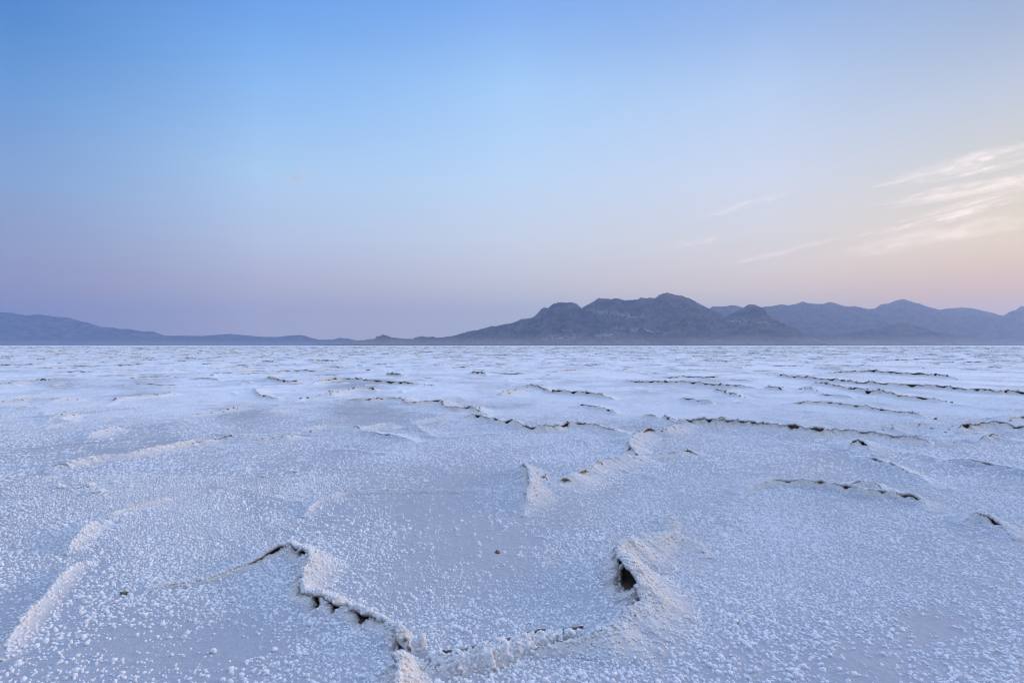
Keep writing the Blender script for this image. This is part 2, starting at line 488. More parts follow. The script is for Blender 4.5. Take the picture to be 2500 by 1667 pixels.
def ridge(label, pts, h, W, side, ov=0.015, cave=0.05, ap=0.45, dirt=0.35, holes=(), parts=True, taper=0.12, seed=None, grains=True, gapb=0.08, part_of=None, hollows=()):
    """pts: picture points (px, py[, width scale[, height scale]]) of the crest"""
    P = []
    for p in pts:
        x, y = at(p[0], p[1], h * 0.8)
        P.append((x, y, p[2] if len(p) > 2 else 1.0, p[3] if len(p) > 3 else 1.0))
    P = np.array(P); dmin = P[:, 1].min()
    step = min(0.05, max(0.006, 0.0028 * dmin))
    path, s = smooth_path(P, step)
    seed = seed if seed is not None else (pts[0][0] * 0.37 + pts[0][1] * 0.11)
    h = h * (1.25 if dmin < 3.2 else (1.0 if dmin < 6 else 0.80))
    hs = [(at(a, b, h * 0.5), w) for a, b, w in holes]
    Wv = W * path[:, 2]; hv = h * path[:, 3]
    V, D, V2, D2, info = ridge_geometry(path, s, hv, Wv, side, ov, cave, ap, seed, step, dirt, hs, taper, gapb)
    g1 = np.concatenate([[0, 0], np.linspace(0.05, 1, 12), np.ones(V.shape[1] - 14)])
    g2 = np.concatenate([[0, 0], np.linspace(0.05, 1, 8), np.ones(V2.shape[1] - 10)])
    W1 = white_of(V[..., 0], V[..., 1]); W1 = W1 + (0.85 - W1) * 0.6 * g1[None]
    W2 = white_of(V2[..., 0], V2[..., 1]); W2 = W2 + (0.8 - W2) * 0.5 * g2[None]
    m1, m2 = [(V, [grid_faces(*V.shape[:2], flip=side < 0)], D, W1)], [(V2, [grid_faces(*V2.shape[:2], flip=side > 0)], D2, W2)]
    if grains and dmin < 6.5:
        lod = 0 if dmin < 3.2 else 1
        dens = 8200 if dmin < 3.2 else 5200
        rr = (0.0032, 0.0062) if dmin < 3.2 else (0.005, 0.009)
        b = strip_blobs(V, D, (1, 14), dens, *rr, lod)
        if b: m1.append(b)
        b = strip_blobs(V, D, (11, 16), dens * 1.5, rr[0], rr[1] * 1.3, lod, dmax=0.22)      # rime on the lip
        if b: m1.append(b)
        b = strip_blobs(V2, D2, (1, 11), dens * 1.05, *rr, lod, 0.4)
        if b: m2.append(b)
    if grains and dirt > 0.3:                                 # crumbs of mud on the crest
        rc = min(0.024, 0.0026 * dmin)
        b = strip_blobs(V, D, (9, 16), min(420, 0.05 / rc ** 2), rc * .6, rc * 1.5, 1)
        if b: m1.append((b[0], b[1], np.repeat(rng.uniform(.45, 1.0, len(b[2]) // 6), 6), b[3] * .7))
    v, f, d = merge(m1)
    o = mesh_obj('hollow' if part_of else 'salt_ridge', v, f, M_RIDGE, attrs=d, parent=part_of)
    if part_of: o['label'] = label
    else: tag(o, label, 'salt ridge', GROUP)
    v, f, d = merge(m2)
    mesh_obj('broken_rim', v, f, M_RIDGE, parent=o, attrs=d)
    for lab, pp, hh_, W_, hole in hollows:
        ridge(lab, pp, hh_, W_, -1, 0.012, 0.6 * W_, 0.1, 0.4, holes=[hole], taper=0.35, part_of=o)
    if dmin < 9: k = max(1, int(0.03 / step)); RIDGE_MASK.append((path[::k, :2], info[4][::k], info[3][::k]))
    return o, path, s


def lump_mesh(name, loc, size, seed, mat, parent=None, spike=0.3, flat=0.9, n=26):
    """a knobbly crystal lump: ribs running down, ragged crown"""
    th = np.linspace(0, np.pi, n); ph = np.linspace(0, 2 * np.pi, 2 * n)
    T_, P_ = np.meshgrid(th, ph, indexing='ij')
    x, y, z = np.sin(T_) * np.cos(P_), np.sin(T_) * np.sin(P_), np.cos(T_)
    r = 1 + spike * fbm(x * 2.2 + seed, y * 2.2 + z * 1.3, 4) + 0.18 * np.sin(P_) * 0
    r += 0.5 * spike * fbm(np.cos(P_) * 4 + seed * 2, np.sin(P_) * 4 + z * 0.8, 3) * np.sin(T_)
    r += 0.25 * spike * fbm(x * 9 + seed, y * 9 + z * 7, 2)
    V = np.stack([x * r * size[0], y * r * size[1], z * r * size[2] * flat], -1)
    V[:, -1] = V[:, 0]
    o = mesh_obj(name, V.reshape(-1, 3), [grid_faces(n, 2 * n, flip=True)], mat, parent)
    o.location = loc
    return o


# --- the nearest ridges, traced from the photograph
RL, PL, SL = ridge('near salt ridge curving down the left rim above a broken dark crack',
      [(330, 1335, .5, .25), (459, 1314, .6, .3), (560, 1285, .8, .5), (645, 1254, 1, .9), (694, 1262, .8, 1), (712, 1292, 1, 1.1), (698, 1322, 1, 1),
       (700, 1352, 1, 1), (735, 1373, .8, 1), (800, 1386, .5, .85), (850, 1408, .45, .8), (905, 1442, .45, .95), (940, 1478, .6, 1)],
      0.050, 0.13, -1, 0.020, 0.055, 0.55, 0.36, gapb=0.30, holes=[(779, 1384, .02), (848, 1405, .03), (735, 1376, .02), (930, 1470, .03)], taper=0.03)
RB, PB, SB = ridge('near salt ridge on the right rim with a big black hole under its cream slab',
      [(975, 1498, .14, .30), (1040, 1506, .12, .26), (1130, 1483, .12, .26), (1230, 1459, .14, .28), (1330, 1446, .35, .5), (1400, 1428, .9, .7),
       (1455, 1393, 1, .9), (1474, 1362, 1, 1.05), (1448, 1325, 1, 1.15), (1424, 1290, 1, 1.05), (1432, 1262, 1, 1), (1480, 1240, 1, .9), (1545, 1217, .9, .7), (1600, 1232, .7, .5), (1630, 1250, .6, .3)],
      0.075, 0.20, 1, 0.028, 0.085, 0.40, 0.40, holes=[(1442, 1328, .062), (1472, 1372, .035), (1452, 1263, .03), (1110, 1490, .08)], taper=0.03)
RC, PC, SC = ridge('short cream salt ridge cut by the bottom edge, below the meeting of two near ridges',
      [(945, 1486, .9, .8), (940, 1505, 1, 1), (928, 1530, 1, 1.1), (918, 1560, 1, 1.1), (905, 1600, 1, 1.1), (890, 1660, 1, 1)],
      0.062, 0.105, -1, 0.02, 0.06, 0.5, 0.42, holes=[(922, 1545, .02), (942, 1490, .02)], taper=0.05)
ridge('low near salt ridge in the lower left corner with a soft cream crest',
      [(8, 1500), (31, 1456), (56, 1420), (84, 1386), (120, 1347), (146, 1314), (179, 1288), (228, 1279)], 0.030, 0.062, 1, 0.008, 0.03, 0.6, 0.24, gapb=0.1)
ridge('stubby left hand ridge tip like a tongue with a small dark notch below it',
      [(150, 1262), (174, 1241), (190, 1219), (213, 1198), (265, 1190)], 0.030, 0.075, 1, 0.012, 0.05, 0.4, 0.24, taper=0.2, hollows=[('dark notch under the tongue', [(176, 1226), (190, 1224), (206, 1229)], 0.03, 0.07, (192, 1227, .03))])
ridge('thin bead-like salt line climbing right from the left hand tongue-shaped ridge',
      [(240, 1186), (280, 1171), (316, 1160), (350, 1152), (390, 1140)], 0.020, 0.05, 1, 0.004, 0.02, 0.5, 0.38, holes=[(335, 1156, .03)])
ridge('faint white bead line of salt crossing the bare plate in mid ground',
      [(700, 1182), (724, 1153), (760, 1141), (802, 1130), (872, 1127), (984, 1124), (1060, 1123), (1128, 1121)], 0.021, 0.05, 1, 0.002, 0.0, 0.8, 0.25, taper=0.06)
ridge('short faint salt line joining the white bead line from the left',
      [(620, 1140), (657, 1148), (690, 1151), (721, 1150)], 0.012, 0.035, 1, 0.002, 0.0, 0.8, 0.22)
ridge('pale upright ridge end at the near tip of the middle ridge chain, lip facing left',
      [(1180, 1062, .6, .5), (1204, 1076), (1217, 1094), (1219, 1112), (1210, 1140), (1199, 1166, .8, .6)], 0.062, 0.20, -1, 0.016, 0.06, 0.35, 0.34, holes=[(1219, 1108, .05)], taper=0.15)
ridge('cream sloped ridge with small black gaps on its crest, right of the pale ridge end',
      [(1222, 1094), (1255, 1098), (1292, 1097), (1330, 1083), (1380, 1062), (1428, 1050), (1482, 1039)], 0.070, 0.24, 1, 0.012, 0.06, 0.3, 0.40, taper=0.15,
      hollows=[('black gap on the crest', [(1272, 1100), (1292, 1095), (1318, 1092)], 0.09, 0.16, (1295, 1096, .10)), ('dark gap on the crest', [(1236, 1098), (1250, 1094), (1266, 1096)], 0.07, 0.12, (1250, 1096, .06)), ('dark gap on the crest', [(1366, 1070), (1382, 1062), (1396, 1059)], 0.075, 0.12, (1381, 1063, .06)), ('dark gap on the crest', [(1326, 1086), (1342, 1078), (1358, 1073)], 0.085, 0.14, (1341, 1079, .07))])
ridge('hook shaped ridge with a brown mud hollow open at its bend in mid picture',
      [(1470, 1040), (1450, 1024), (1446, 1010), (1462, 998), (1478, 990), (1500, 985), (1532, 984), (1562, 974), (1594, 966)], 0.085, 0.20, 1, 0.02, 0.09, 0.4, 0.38, holes=[(1460, 1015, .06)], taper=0.12,
      hollows=[('brown mud hollow under the lifted bend', [(1462, 995), (1480, 988), (1500, 984), (1524, 983)], 0.10, 0.24, (1489, 988, .12)),
               ('small dark slot', [(1440, 1020), (1452, 1014), (1466, 1017)], 0.06, 0.12, (1452, 1016, .05))])
ridge('brown crumbled line of mud and salt below the hook shaped ridge',
      [(1400, 1052), (1440, 1044), (1480, 1041), (1530, 1042), (1560, 1040), (1596, 1036)], 0.035, 0.10, 1, 0.012, 0.05, 0.2, 0.55, hollows=[('brown mouth at the right end', [(1556, 1040), (1575, 1034), (1592, 1034), (1606, 1039)], 0.055, 0.13, (1582, 1036, .08)),
               ('brown crumbled mouth', [(1425, 1046), (1440, 1042), (1456, 1044)], 0.04, 0.1, (1440, 1044, .05))])
ridge('little salt knoll with one round black hole, below the long ridge on the right',
      [(1945, 1018), (1962, 1010), (1978, 1010), (1992, 1019), (2004, 1030)], 0.075, 0.2, -1, 0.03, 0.09, 0.15, 0.3, holes=[(1986, 1020, .09)], taper=0.25)
ridge('nearest long right hand ridge with shaded grainy front and two tiny black holes',
      [(1695, 1122, 1, .4), (1735, 1111, 1, .7), (1775, 1104), (1789, 1101), (1833, 1106), (1887, 1109), (1931, 1117), (1973, 1127), (2021, 1129), (2071, 1135), (2105, 1144), (2134, 1160, 1, .4)],
      0.048, 0.16, -1, 0.008, 0.03, 0.9, 0.33, holes=[(1885, 1110, .03), (2021, 1130, .03)], gapb=-0.05)
ridge('small shaded salt mound resting on the back of the nearest right hand ridge',
      [(1938, 1110), (1973, 1104), (2007, 1106), (2028, 1116), (2050, 1124)], 0.055, 0.14, -1, 0.004, 0.01, 0.6, 0.2, taper=0.3)
ridge('smooth sloping ridge falling towards the right with pale crest and blue shaded front',
      [(1955, 1040), (1985, 1042), (2029, 1057), (2071, 1072), (2113, 1090), (2146, 1105)], 0.060, 0.17, -1, 0.003, 0.0, 0.8, 0.22, taper=0.25)
ridge('soft shaded swell of salt running off the right edge',
      [(2150, 1050), (2225, 1058), (2281, 1066), (2352, 1080), (2440, 1100)], 0.050, 0.2, -1, 0.003, 0.0, 0.8, 0.15, taper=0.25)
ridge('dark little salt hump alone near the right edge, below the soft swell',
      [(2212, 1190), (2240, 1182), (2268, 1187), (2300, 1204), (2330, 1224)], 0.050, 0.12, -1, 0.008, 0.02, 0.6, 0.25, taper=0.3)
ridge('long low cream ridge on the left with a black mouth at its end',
      [(100, 1074), (137, 1067), (196, 1054), (244, 1046), (294, 1043), (336, 1034), (406, 1020), (448, 1012), (476, 1010), (504, 1002), (546, 1003), (644, 1002), (690, 994)],
      0.050, 0.20, 1, 0.014, 0.05, 0.3, 0.42, taper=0.06,
      hollows=[('black mouth at the left end', [(112, 1071), (128, 1066), (150, 1065), (166, 1068)], 0.055, 0.14, (138, 1067, .09)),
               ('dark crack on the crest', [(440, 1014), (465, 1010), (480, 1007)], 0.055, 0.12, (462, 1011, .06)),
               ('dark crack on the crest', [(492, 1004), (520, 1001), (562, 1001)], 0.06, 0.12, (520, 1002, .10))])
ridge('low pale ridge in the middle distance ending in white crystal lumps',
      [(700, 986), (716, 981), (760, 977), (802, 980), (825, 982), (844, 978), (886, 971), (922, 974)], 0.050, 0.20, 1, 0.01, 0.04, 0.4, 0.36, hollows=[('dark notch', [(800, 981), (814, 979), (832, 983)], 0.06, 0.14, (816, 981, .07))])
ridge('soft blue shaded step leading down right from the lumpy pale ridge',
      [(806, 984), (844, 990), (895, 998), (960, 1010)], 0.045, 0.2, -1, 0.004, 0.0, 0.7, 0.12, taper=0.3)
ridge('long dark fronted ridge in the middle of the flat, running into the hook shaped one',
      [(1056, 957), (1088, 950), (1124, 960), (1147, 963), (1172, 969), (1213, 978), (1241, 979), (1277, 977), (1311, 971), (1331, 970), (1367, 975), (1409, 984), (1462, 993)],
      0.085, 0.26, -1, 0.015, 0.06, 0.5, 0.38, holes=[(1120, 958, .08), (1212, 977, .05)])
ridge('crooked ridge with dark crumbs behind the long middle ridge',
      [(760, 916), (800, 914), (844, 914), (900, 911), (923, 914), (937, 921), (984, 920), (1012, 920), (1024, 931), (1054, 936), (1082, 934), (1124, 946)],
      0.080, 0.30, -1, 0.018, 0.07, 0.45, 0.42, holes=[(918, 913, .1), (1020, 928, .12), (1000, 919, .08)])
ridge('faint pale curve of salt between the two crooked middle ridges',
      [(944, 968), (984, 959), (1010, 956), (1038, 954)], 0.035, 0.15, 1, 0.004, 0.02, 0.4, 0.4)
ridge('straight grey fronted ridge running right from the top of the hook shaped ridge',
      [(1556, 972), (1580, 964), (1622, 965), (1700, 968), (1800, 976), (1850, 982), (1880, 986), (1910, 983), (1960, 987), (2000, 989), (2060, 999), (2144, 1007)],
      0.100, 0.28, -1, 0.012, 0.05, 0.35, 0.45, holes=[(1830, 980, .06), (2135, 1006, .07)], taper=0.05)
ridge('small ridge stub with shaded front, left of the straight grey ridge',
      [(1470, 953), (1486, 949), (1502, 951), (1510, 955)], 0.085, 0.2, -1, 0.01, 0.03, 0.4, 0.3, taper=0.3)
ridge('short ridge dropping into the junction of the hook and the straight grey ridge',
      [(1510, 953), (1527, 953), (1543, 965), (1562, 973)], 0.085, 0.25, -1, 0.015, 0.05, 0.4, 0.34, taper=0.2)
ridge('cream humped ridge on the right where the straight grey ridge ends',
      [(2008, 987), (2040, 978), (2071, 972), (2113, 976), (2160, 981), (2196, 985)], 0.075, 0.26, 1, 0.008, 0.03, 0.4, 0.42, taper=0.2)
ridge('dark crested ridge at the right edge beside the cream hump',
      [(2196, 982), (2206, 977), (2240, 974), (2262, 969), (2309, 971), (2352, 978), (2420, 984)], 0.095, 0.26, -1, 0.02, 0.08, 0.35, 0.42, holes=[(2285, 970, .15), (2210, 977, .08)])
ridge('small salt hump in front of the dark crested right edge ridge',
      [(2240, 1008), (2275, 1001), (2300, 998), (2330, 1004)], 0.060, 0.2, -1, 0.01, 0.03, 0.5, 0.25, holes=[(2282, 1003, .06)], taper=0.3)
ridge('jagged small ridge standing above the dark crested one at the right edge',
      [(2312, 962), (2335, 954), (2360, 952), (2400, 958)], 0.095, 0.25, -1, 0.02, 0.05, 0.5, 0.35, holes=[(2330, 957, .08)], taper=0.2)
ridge('pale crescent ridge at far left, its open end facing the left edge',
      [(100, 963), (112, 959), (134, 950), (157, 945), (182, 948)], 0.06, 0.3, 1, 0.012, 0.05, 0.3, 0.42, taper=0.2, hollows=[('grey notch under the tip', [(108, 963), (120, 957), (134, 958)], 0.06, 0.15, (120, 960, .07))])
ridge('little pale peak of a ridge above the long low left ridge',
      [(190, 1001), (230, 990), (263, 978), (271, 985)], 0.05, 0.2, 1, 0.01, 0.03, 0.4, 0.4)
ridge('cream ridge with crumbs reaching in from the left edge',
      [(-60, 928), (0, 921), (45, 914), (84, 912), (140, 914), (198, 911)], 0.075, 0.4, 1, 0.012, 0.06, 0.3, 0.46, hollows=[('black crumbled mouth', [(30, 917), (46, 914), (64, 914)], 0.09, 0.2, (46, 915, .12))])
ridge('long cream streak of a ridge right of the left edge one',
      [(258, 915), (300, 909), (336, 905), (392, 900), (418, 901)], 0.06, 0.35, 1, 0.008, 0.03, 0.4, 0.46)
ridge('very low cream streak left of the lumpy pale ridge',
      [(438, 954), (490, 945), (532, 937), (570, 931)], 0.04, 0.28, 1, 0.005, 0.02, 0.4, 0.42)
ridge('cream streak rising to a dark tip in the left middle distance',
      [(680, 911), (732, 907), (774, 898), (816, 891), (862, 890)], 0.07, 0.35, 1, 0.01, 0.05, 0.3, 0.46, hollows=[('dark tip', [(836, 891), (850, 888), (866, 890)], 0.10, 0.2, (850, 890, .12))])
ridge('stepped blue shaded ridge left of the cream dark tipped streak',
      [(570, 890), (584, 890), (594, 902), (634, 909), (660, 908)], 0.085, 0.3, -1, 0.012, 0.05, 0.4, 0.3, holes=[(582, 891, .1)])
ridge('cream arc meeting a dark ridge in the centre distance',
      [(1125, 905), (1157, 900), (1185, 893), (1213, 891), (1250, 892)], 0.08, 0.4, 1, 0.008, 0.04, 0.3, 0.48)
ridge('dark ridge stepping down right of the cream arc in the centre distance',
      [(1192, 880), (1221, 882), (1249, 889), (1263, 894), (1300, 895), (1331, 898), (1361, 901), (1414, 908)], 0.11, 0.35, -1, 0.02, 0.08, 0.4, 0.42, holes=[(1255, 891, .15), (1290, 895, .12), (1355, 901, .1)])
ridge('blue shaded ridge with one pale knob, between centre and hook shaped ridge',
      [(1327, 927), (1338, 925), (1353, 928), (1381, 932), (1418, 943)], 0.085, 0.3, -1, 0.01, 0.05, 0.4, 0.3, holes=[(1378, 932, .08)])
ridge('short dark dash of a ridge right of centre, alone on smooth salt',
      [(1556, 913), (1583, 914), (1611, 919), (1641, 921)], 0.09, 0.3, -1, 0.012, 0.05, 0.4, 0.3, holes=[(1625, 920, .1)])
ridge('long thin dark ridge beyond the lone dash, right of centre',
      [(1425, 869), (1465, 873), (1521, 875), (1563, 875), (1605, 877), (1661, 881), (1748, 886)], 0.12, 0.4, -1, 0.02, 0.1, 0.35, 0.4, holes=[(1440, 870, .2), (1615, 878, .3), (1480, 874, .15)])
ridge('small curled ridge below the long thin dark one',
      [(1636, 890), (1652, 893), (1664, 893), (1668, 899), (1700, 907)], 0.09, 0.35, -1, 0.012, 0.06, 0.4, 0.4, holes=[(1658, 893, .12)])
ridge('long shaded ridge with dark nicks, in front of the black lined ones',
      [(1805, 920), (1889, 919), (1945, 926), (1990, 931), (2035, 936), (2085, 942), (2134, 950)], 0.095, 0.32, -1, 0.016, 0.07, 0.35, 0.38, holes=[(2032, 936, .12), (1995, 932, .08)])
ridge('dark ridge running right between the black gap ridge and the shaded one below',
      [(1860, 872), (1895, 878), (1923, 882), (1959, 889), (1996, 895), (2029, 896), (2071, 905), (2127, 910), (2196, 914)], 0.13, 0.4, -1, 0.022, 0.1, 0.35, 0.38, holes=[(1920, 882, .2), (1998, 896, .2)])
ridge('longest ridge with black gaps in the right distance, widest black at the edge',
      [(1785, 857), (1822, 861), (1867, 865), (1931, 869), (1959, 873), (2010, 876), (2057, 878), (2099, 881), (2141, 883), (2197, 886), (2253, 890), (2295, 894), (2318, 893), (2360, 895), (2420, 899)],
      0.15, 0.5, -1, 0.025, 0.12, 0.4, 0.42, holes=[(1800, 859, .4), (1880, 866, .35), (2060, 879, .4), (2150, 884, .35), (2340, 894, .45), (2100, 881, .25)], taper=0.04)
ridge('thin dark ridge behind the longest black gap ridge',
      [(1890, 852), (2001, 850), (2038, 853), (2130, 856), (2200, 863)], 0.15, 0.5, -1, 0.025, 0.1, 0.3, 0.4, holes=[(2035, 853, .3), (2000, 850, .3)])
ridge('short ridge with a black slot under it, left of the dark nicked ridge',
      [(1750, 886), (1775, 887), (1800, 890)], 0.11, 0.35, -1, 0.03, 0.12, 0.2, 0.35, holes=[(1763, 887, .25)], taper=0.2)
ridge('low blue shaded dash above the right nicked ridge',
      [(1870, 901), (1917, 904), (1962, 907)], 0.09, 0.35, -1, 0.01, 0.05, 0.4, 0.3, taper=0.2)
ridge('small dark topped bump left of the blue shaded dash',
      [(1844, 891), (1856, 888), (1872, 892)], 0.10, 0.3, -1, 0.01, 0.04, 0.4, 0.4, taper=0.3)
ridge('curved dark ridge in the left centre distance, first of a joined pair',
      [(610, 862), (654, 872), (706, 871)], 0.12, 0.45, -1, 0.015, 0.06, 0.4, 0.42, holes=[(695, 871, .15)])
ridge('long humped ridge in the left centre distance, second of a joined pair',
      [(716, 873), (788, 866), (830, 868), (864, 873), (928, 875), (975, 877)], 0.13, 0.45, -1, 0.015, 0.07, 0.4, 0.42, holes=[(860, 873, .2)])
ridge('cream ridge with two black crumbs at far left, close under the horizon haze',
      [(-40, 882), (0, 879), (56, 873), (98, 870), (157, 876)], 0.11, 0.5, 1, 0.015, 0.08, 0.3, 0.46, hollows=[('black crumb', [(86, 872), (98, 868), (112, 871)], 0.15, 0.3, (98, 870, .25))])
ridge('black bar of an open gap near the centre, seen edge on',
      [(1078, 853), (1096, 852), (1116, 854)], 0.15, 0.4, -1, 0.04, 0.2, 0.1, 0.4, holes=[(1097, 853, .5)], taper=0.2)
ridge('ragged brown bar left of the black open gap near the centre',
      [(884, 855), (905, 857), (930, 858)], 0.13, 0.4, -1, 0.03, 0.12, 0.2, 0.5, holes=[(900, 856, .4)], taper=0.2)
ridge('tiny pale salt stub just behind the top end of the near right ridge',
      [(1512, 1192), (1535, 1183), (1552, 1196), (1548, 1210), (1560, 1218)], 0.025, 0.07, 1, 0.008, 0.02, 0.4, 0.42, taper=0.2)

# --- crystal lumps standing along the near right ridge (parts of it)
for px, py, zz, sx, sz in [(968, 1470, .05, .015, .024), (955, 1476, .045, .012, .016), (905, 1440, .05, .012, .014), (872, 1418, .045, .012, .012), (822, 1392, .05, .014, .012)]:
    x, y = at(px, py, zz)
    lump_mesh('crystal_lump', (x, y, zz), (sx, sx * .9, sz), px * .7, M_LUMP, RL, 0.45)


def cauliflower(loc, size, seed, parent):
    o = lump_mesh('crystal_lump', loc, size, seed, M_LUMP, parent, .45, n=20)
    me = o.data; n0 = len(me.vertices)
    co = np.empty(n0 * 3, np.float32); me.vertices.foreach_get('co', co); co = co.reshape(-1, 3)
    k = rng.choice(n0, 70); N = co[k] / np.array(size) ** 2; N /= np.linalg.norm(N, axis=1)[:, None] + 1e-9
    ok = N[:, 2] > -.35; P = co[k][ok]; N = N[ok]
    v, f = blobs(P * .97, N, rng.uniform(.0035, .0075, len(P)), 0)
    fs = np.empty(len(me.loops), np.int32); me.loops.foreach_get('vertex_index', fs)
    bpy.data.objects.remove(o); 
    o = mesh_obj('crystal_lump', np.concatenate([co, v]), [fs.reshape(-1, 4)] + [a + n0 for a in f], M_LUMP, parent)
    o.location = loc


def mud_shade_seam(parent, pts, width, z0=0.007, seed=1.0):
    """bare brown mud showing in the crack"""
    P = np.array([(*at(px, py, z0), 1.0) for px, py in pts])
    path, s = smooth_path(P, 0.004)
    t = np.gradient(path[:, :2], axis=0); t /= np.linalg.norm(t, axis=1)[:, None] + 1e-9
    nr = np.stack([t[:, 1], -t[:, 0]], 1); L = s[-1]
    env = np.clip(np.minimum(s, L - s) / (0.15 * L), 0, 1) ** 0.6
    w = width * env * np.clip(0.55 + 1.9 * fbm(s * 16 + seed, s * 0 + 4, 4), 0.0, 1.5)
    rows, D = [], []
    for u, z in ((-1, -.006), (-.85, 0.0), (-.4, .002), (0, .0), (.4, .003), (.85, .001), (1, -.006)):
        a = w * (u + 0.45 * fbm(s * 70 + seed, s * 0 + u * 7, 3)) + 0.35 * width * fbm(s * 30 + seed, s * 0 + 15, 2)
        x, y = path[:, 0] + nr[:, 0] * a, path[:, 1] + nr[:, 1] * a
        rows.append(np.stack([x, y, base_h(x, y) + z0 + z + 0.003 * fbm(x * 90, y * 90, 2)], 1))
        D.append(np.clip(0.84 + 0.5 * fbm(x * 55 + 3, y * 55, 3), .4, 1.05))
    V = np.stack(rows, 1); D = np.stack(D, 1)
    mesh_obj('mud_shade_seam', V.reshape(-1, 3), [grid_faces(*V.shape[:2])], M_RIDGE, parent, attrs={'dirt': D, 'white': D * 0 + .5})


mud_shade_seam(RB, [(1008, 1496), (1040, 1497), (1080, 1488), (1120, 1476), (1150, 1470), (1190, 1463)], 0.010, 0.012, 2.2)
mud_shade_seam(RB, [(1200, 1459), (1230, 1448), (1262, 1443)], 0.007, 0.012, 7.9)
mud_shade_seam(RB, [(1285, 1443), (1312, 1439), (1340, 1434)], 0.0035, 0.02, 41.7)
mud_shade_seam(RL, [(694, 1330), (696, 1352), (716, 1370), (740, 1384)], 0.009, 0.016, 11.3)  # brown strip painting in the shade on the ridge's left face
mud_shade_seam(RL, [(812, 1398), (836, 1408), (862, 1422), (884, 1434)], 0.011, 0.018, 15.1)
mud_shade_seam(RL, [(915, 1462), (930, 1484), (944, 1496)], 0.012, 0.018, 19.6)
mud_shade_seam(RL, [(668, 1255), (688, 1266), (702, 1282)], 0.007, 0.03, 23.7)  # dark strip standing for shade at the foot of the lip
mud_shade_seam(RB, [(1418, 1278), (1424, 1300), (1430, 1318)], 0.010, 0.03, 29.4)
mud_shade_seam(RB, [(1420, 1426), (1448, 1408), (1462, 1392)], 0.006, 0.02, 33.4)


def slab(parent, px, py, z, size, tilt, seed):
    """a broken tilted plate of crust standing in the crack"""
    r_ = np.random.default_rng(seed); k = 9
    a = np.sort(r_.uniform(0, 6.283, k)); rad = size * r_.uniform(.65, 1.15, k)
    ring = np.stack([np.cos(a) * rad, np.sin(a) * rad * .75], 1)
    V, D = [], []
    for zz, sc_, dd in ((-.006, .93, .7), (.001, 1.0, .5), (.006, .96, .2)):
        V.append(np.concatenate([ring * sc_, np.full((k, 1), zz) + r_.normal(0, .0012, (k, 1))], 1)); D += [dd] * k
    V.append(np.array([[0, 0, -.007], [0, 0, .009]])); D += [.8, .15]
    V = np.concatenate(V)
    q = [(l * k + i, l * k + (i + 1) % k, (l + 1) * k + (i + 1) % k, (l + 1) * k + i) for l in (0, 1) for i in range(k)]
    t = [(3 * k, (i + 1) % k, i) for i in range(k)] + [(3 * k + 1, 2 * k + i, 2 * k + (i + 1) % k) for i in range(k)]
    o = mesh_obj('crust_slab', V, [np.array(q), np.array(t)], M_RIDGE, parent, smooth=False, attrs={'dirt': D, 'white': np.full(len(V), .8)})
    x, y = at(px, py, z); o.location = (x, y, z); o.rotation_euler = (*tilt, r_.uniform(0, 6))


for i, (px, py, sz) in enumerate([(992, 1504, .010), (1010, 1515, .014), (1030, 1524, .022), (1049, 1520, .020), (1070, 1517, .023), (1090, 1511, .019),
                                  (1110, 1506, .024), (1131, 1501, .020), (1150, 1494, .022), (1168, 1490, .017), (1186, 1484, .021), (1205, 1479, .019),
                                  (1224, 1472, .021), (1242, 1468, .015), (1262, 1463, .013), (1283, 1459, .009), (1308, 1455, .010), (1330, 1451, .007)]):
    x, y = at(px, py + 4, 0.02)
    sz *= 1.6 * rng.uniform(0.75, 1.2)
    cauliflower((x, y, 0.018), (sz, sz * .85, sz * 1.2), i * 3.7 + 1, RB)
    if 2 <= i < 13:
        x, y = at(px + 9, py + 10, 0.01)
        cauliflower((x, y, 0.008), (sz * .75, sz * .6, sz * .85), i * 2.9 + 31, RB)

for i, (par, px, py, z, sz, tl) in enumerate([
        (RL, 700, 1330, .045, .022, (.3, -.7)), (RL, 704, 1350, .04, .016, (.6, -.5)), (RL, 738, 1376, .04, .02, (.7, -.3)), (RL, 835, 1402, .04, .022, (.9, -.2)),
        (RL, 862, 1412, .04, .018, (.7, .3)), (RL, 888, 1430, .045, .016, (.9, -.4)), (RL, 930, 1468, .045, .018, (.5, -.7)), (RB, 1436, 1282, .07, .028, (.2, -.8)),
        (RB, 1428, 1300, .06, .02, (.5, -.9)), (RB, 1462, 1386, .05, .02, (.7, -.6)), (RB, 1290, 1452, .02, .016, (.5, .2)), (RC, 930, 1520, .05, .018, (.3, -.8)),
        (RC, 922, 1552, .06, .022, (.2, -.9)), (RL, 690, 1262, .05, .016, (.4, .4))]):
    slab(par, px, py, z, sz, tl, 300 + i)

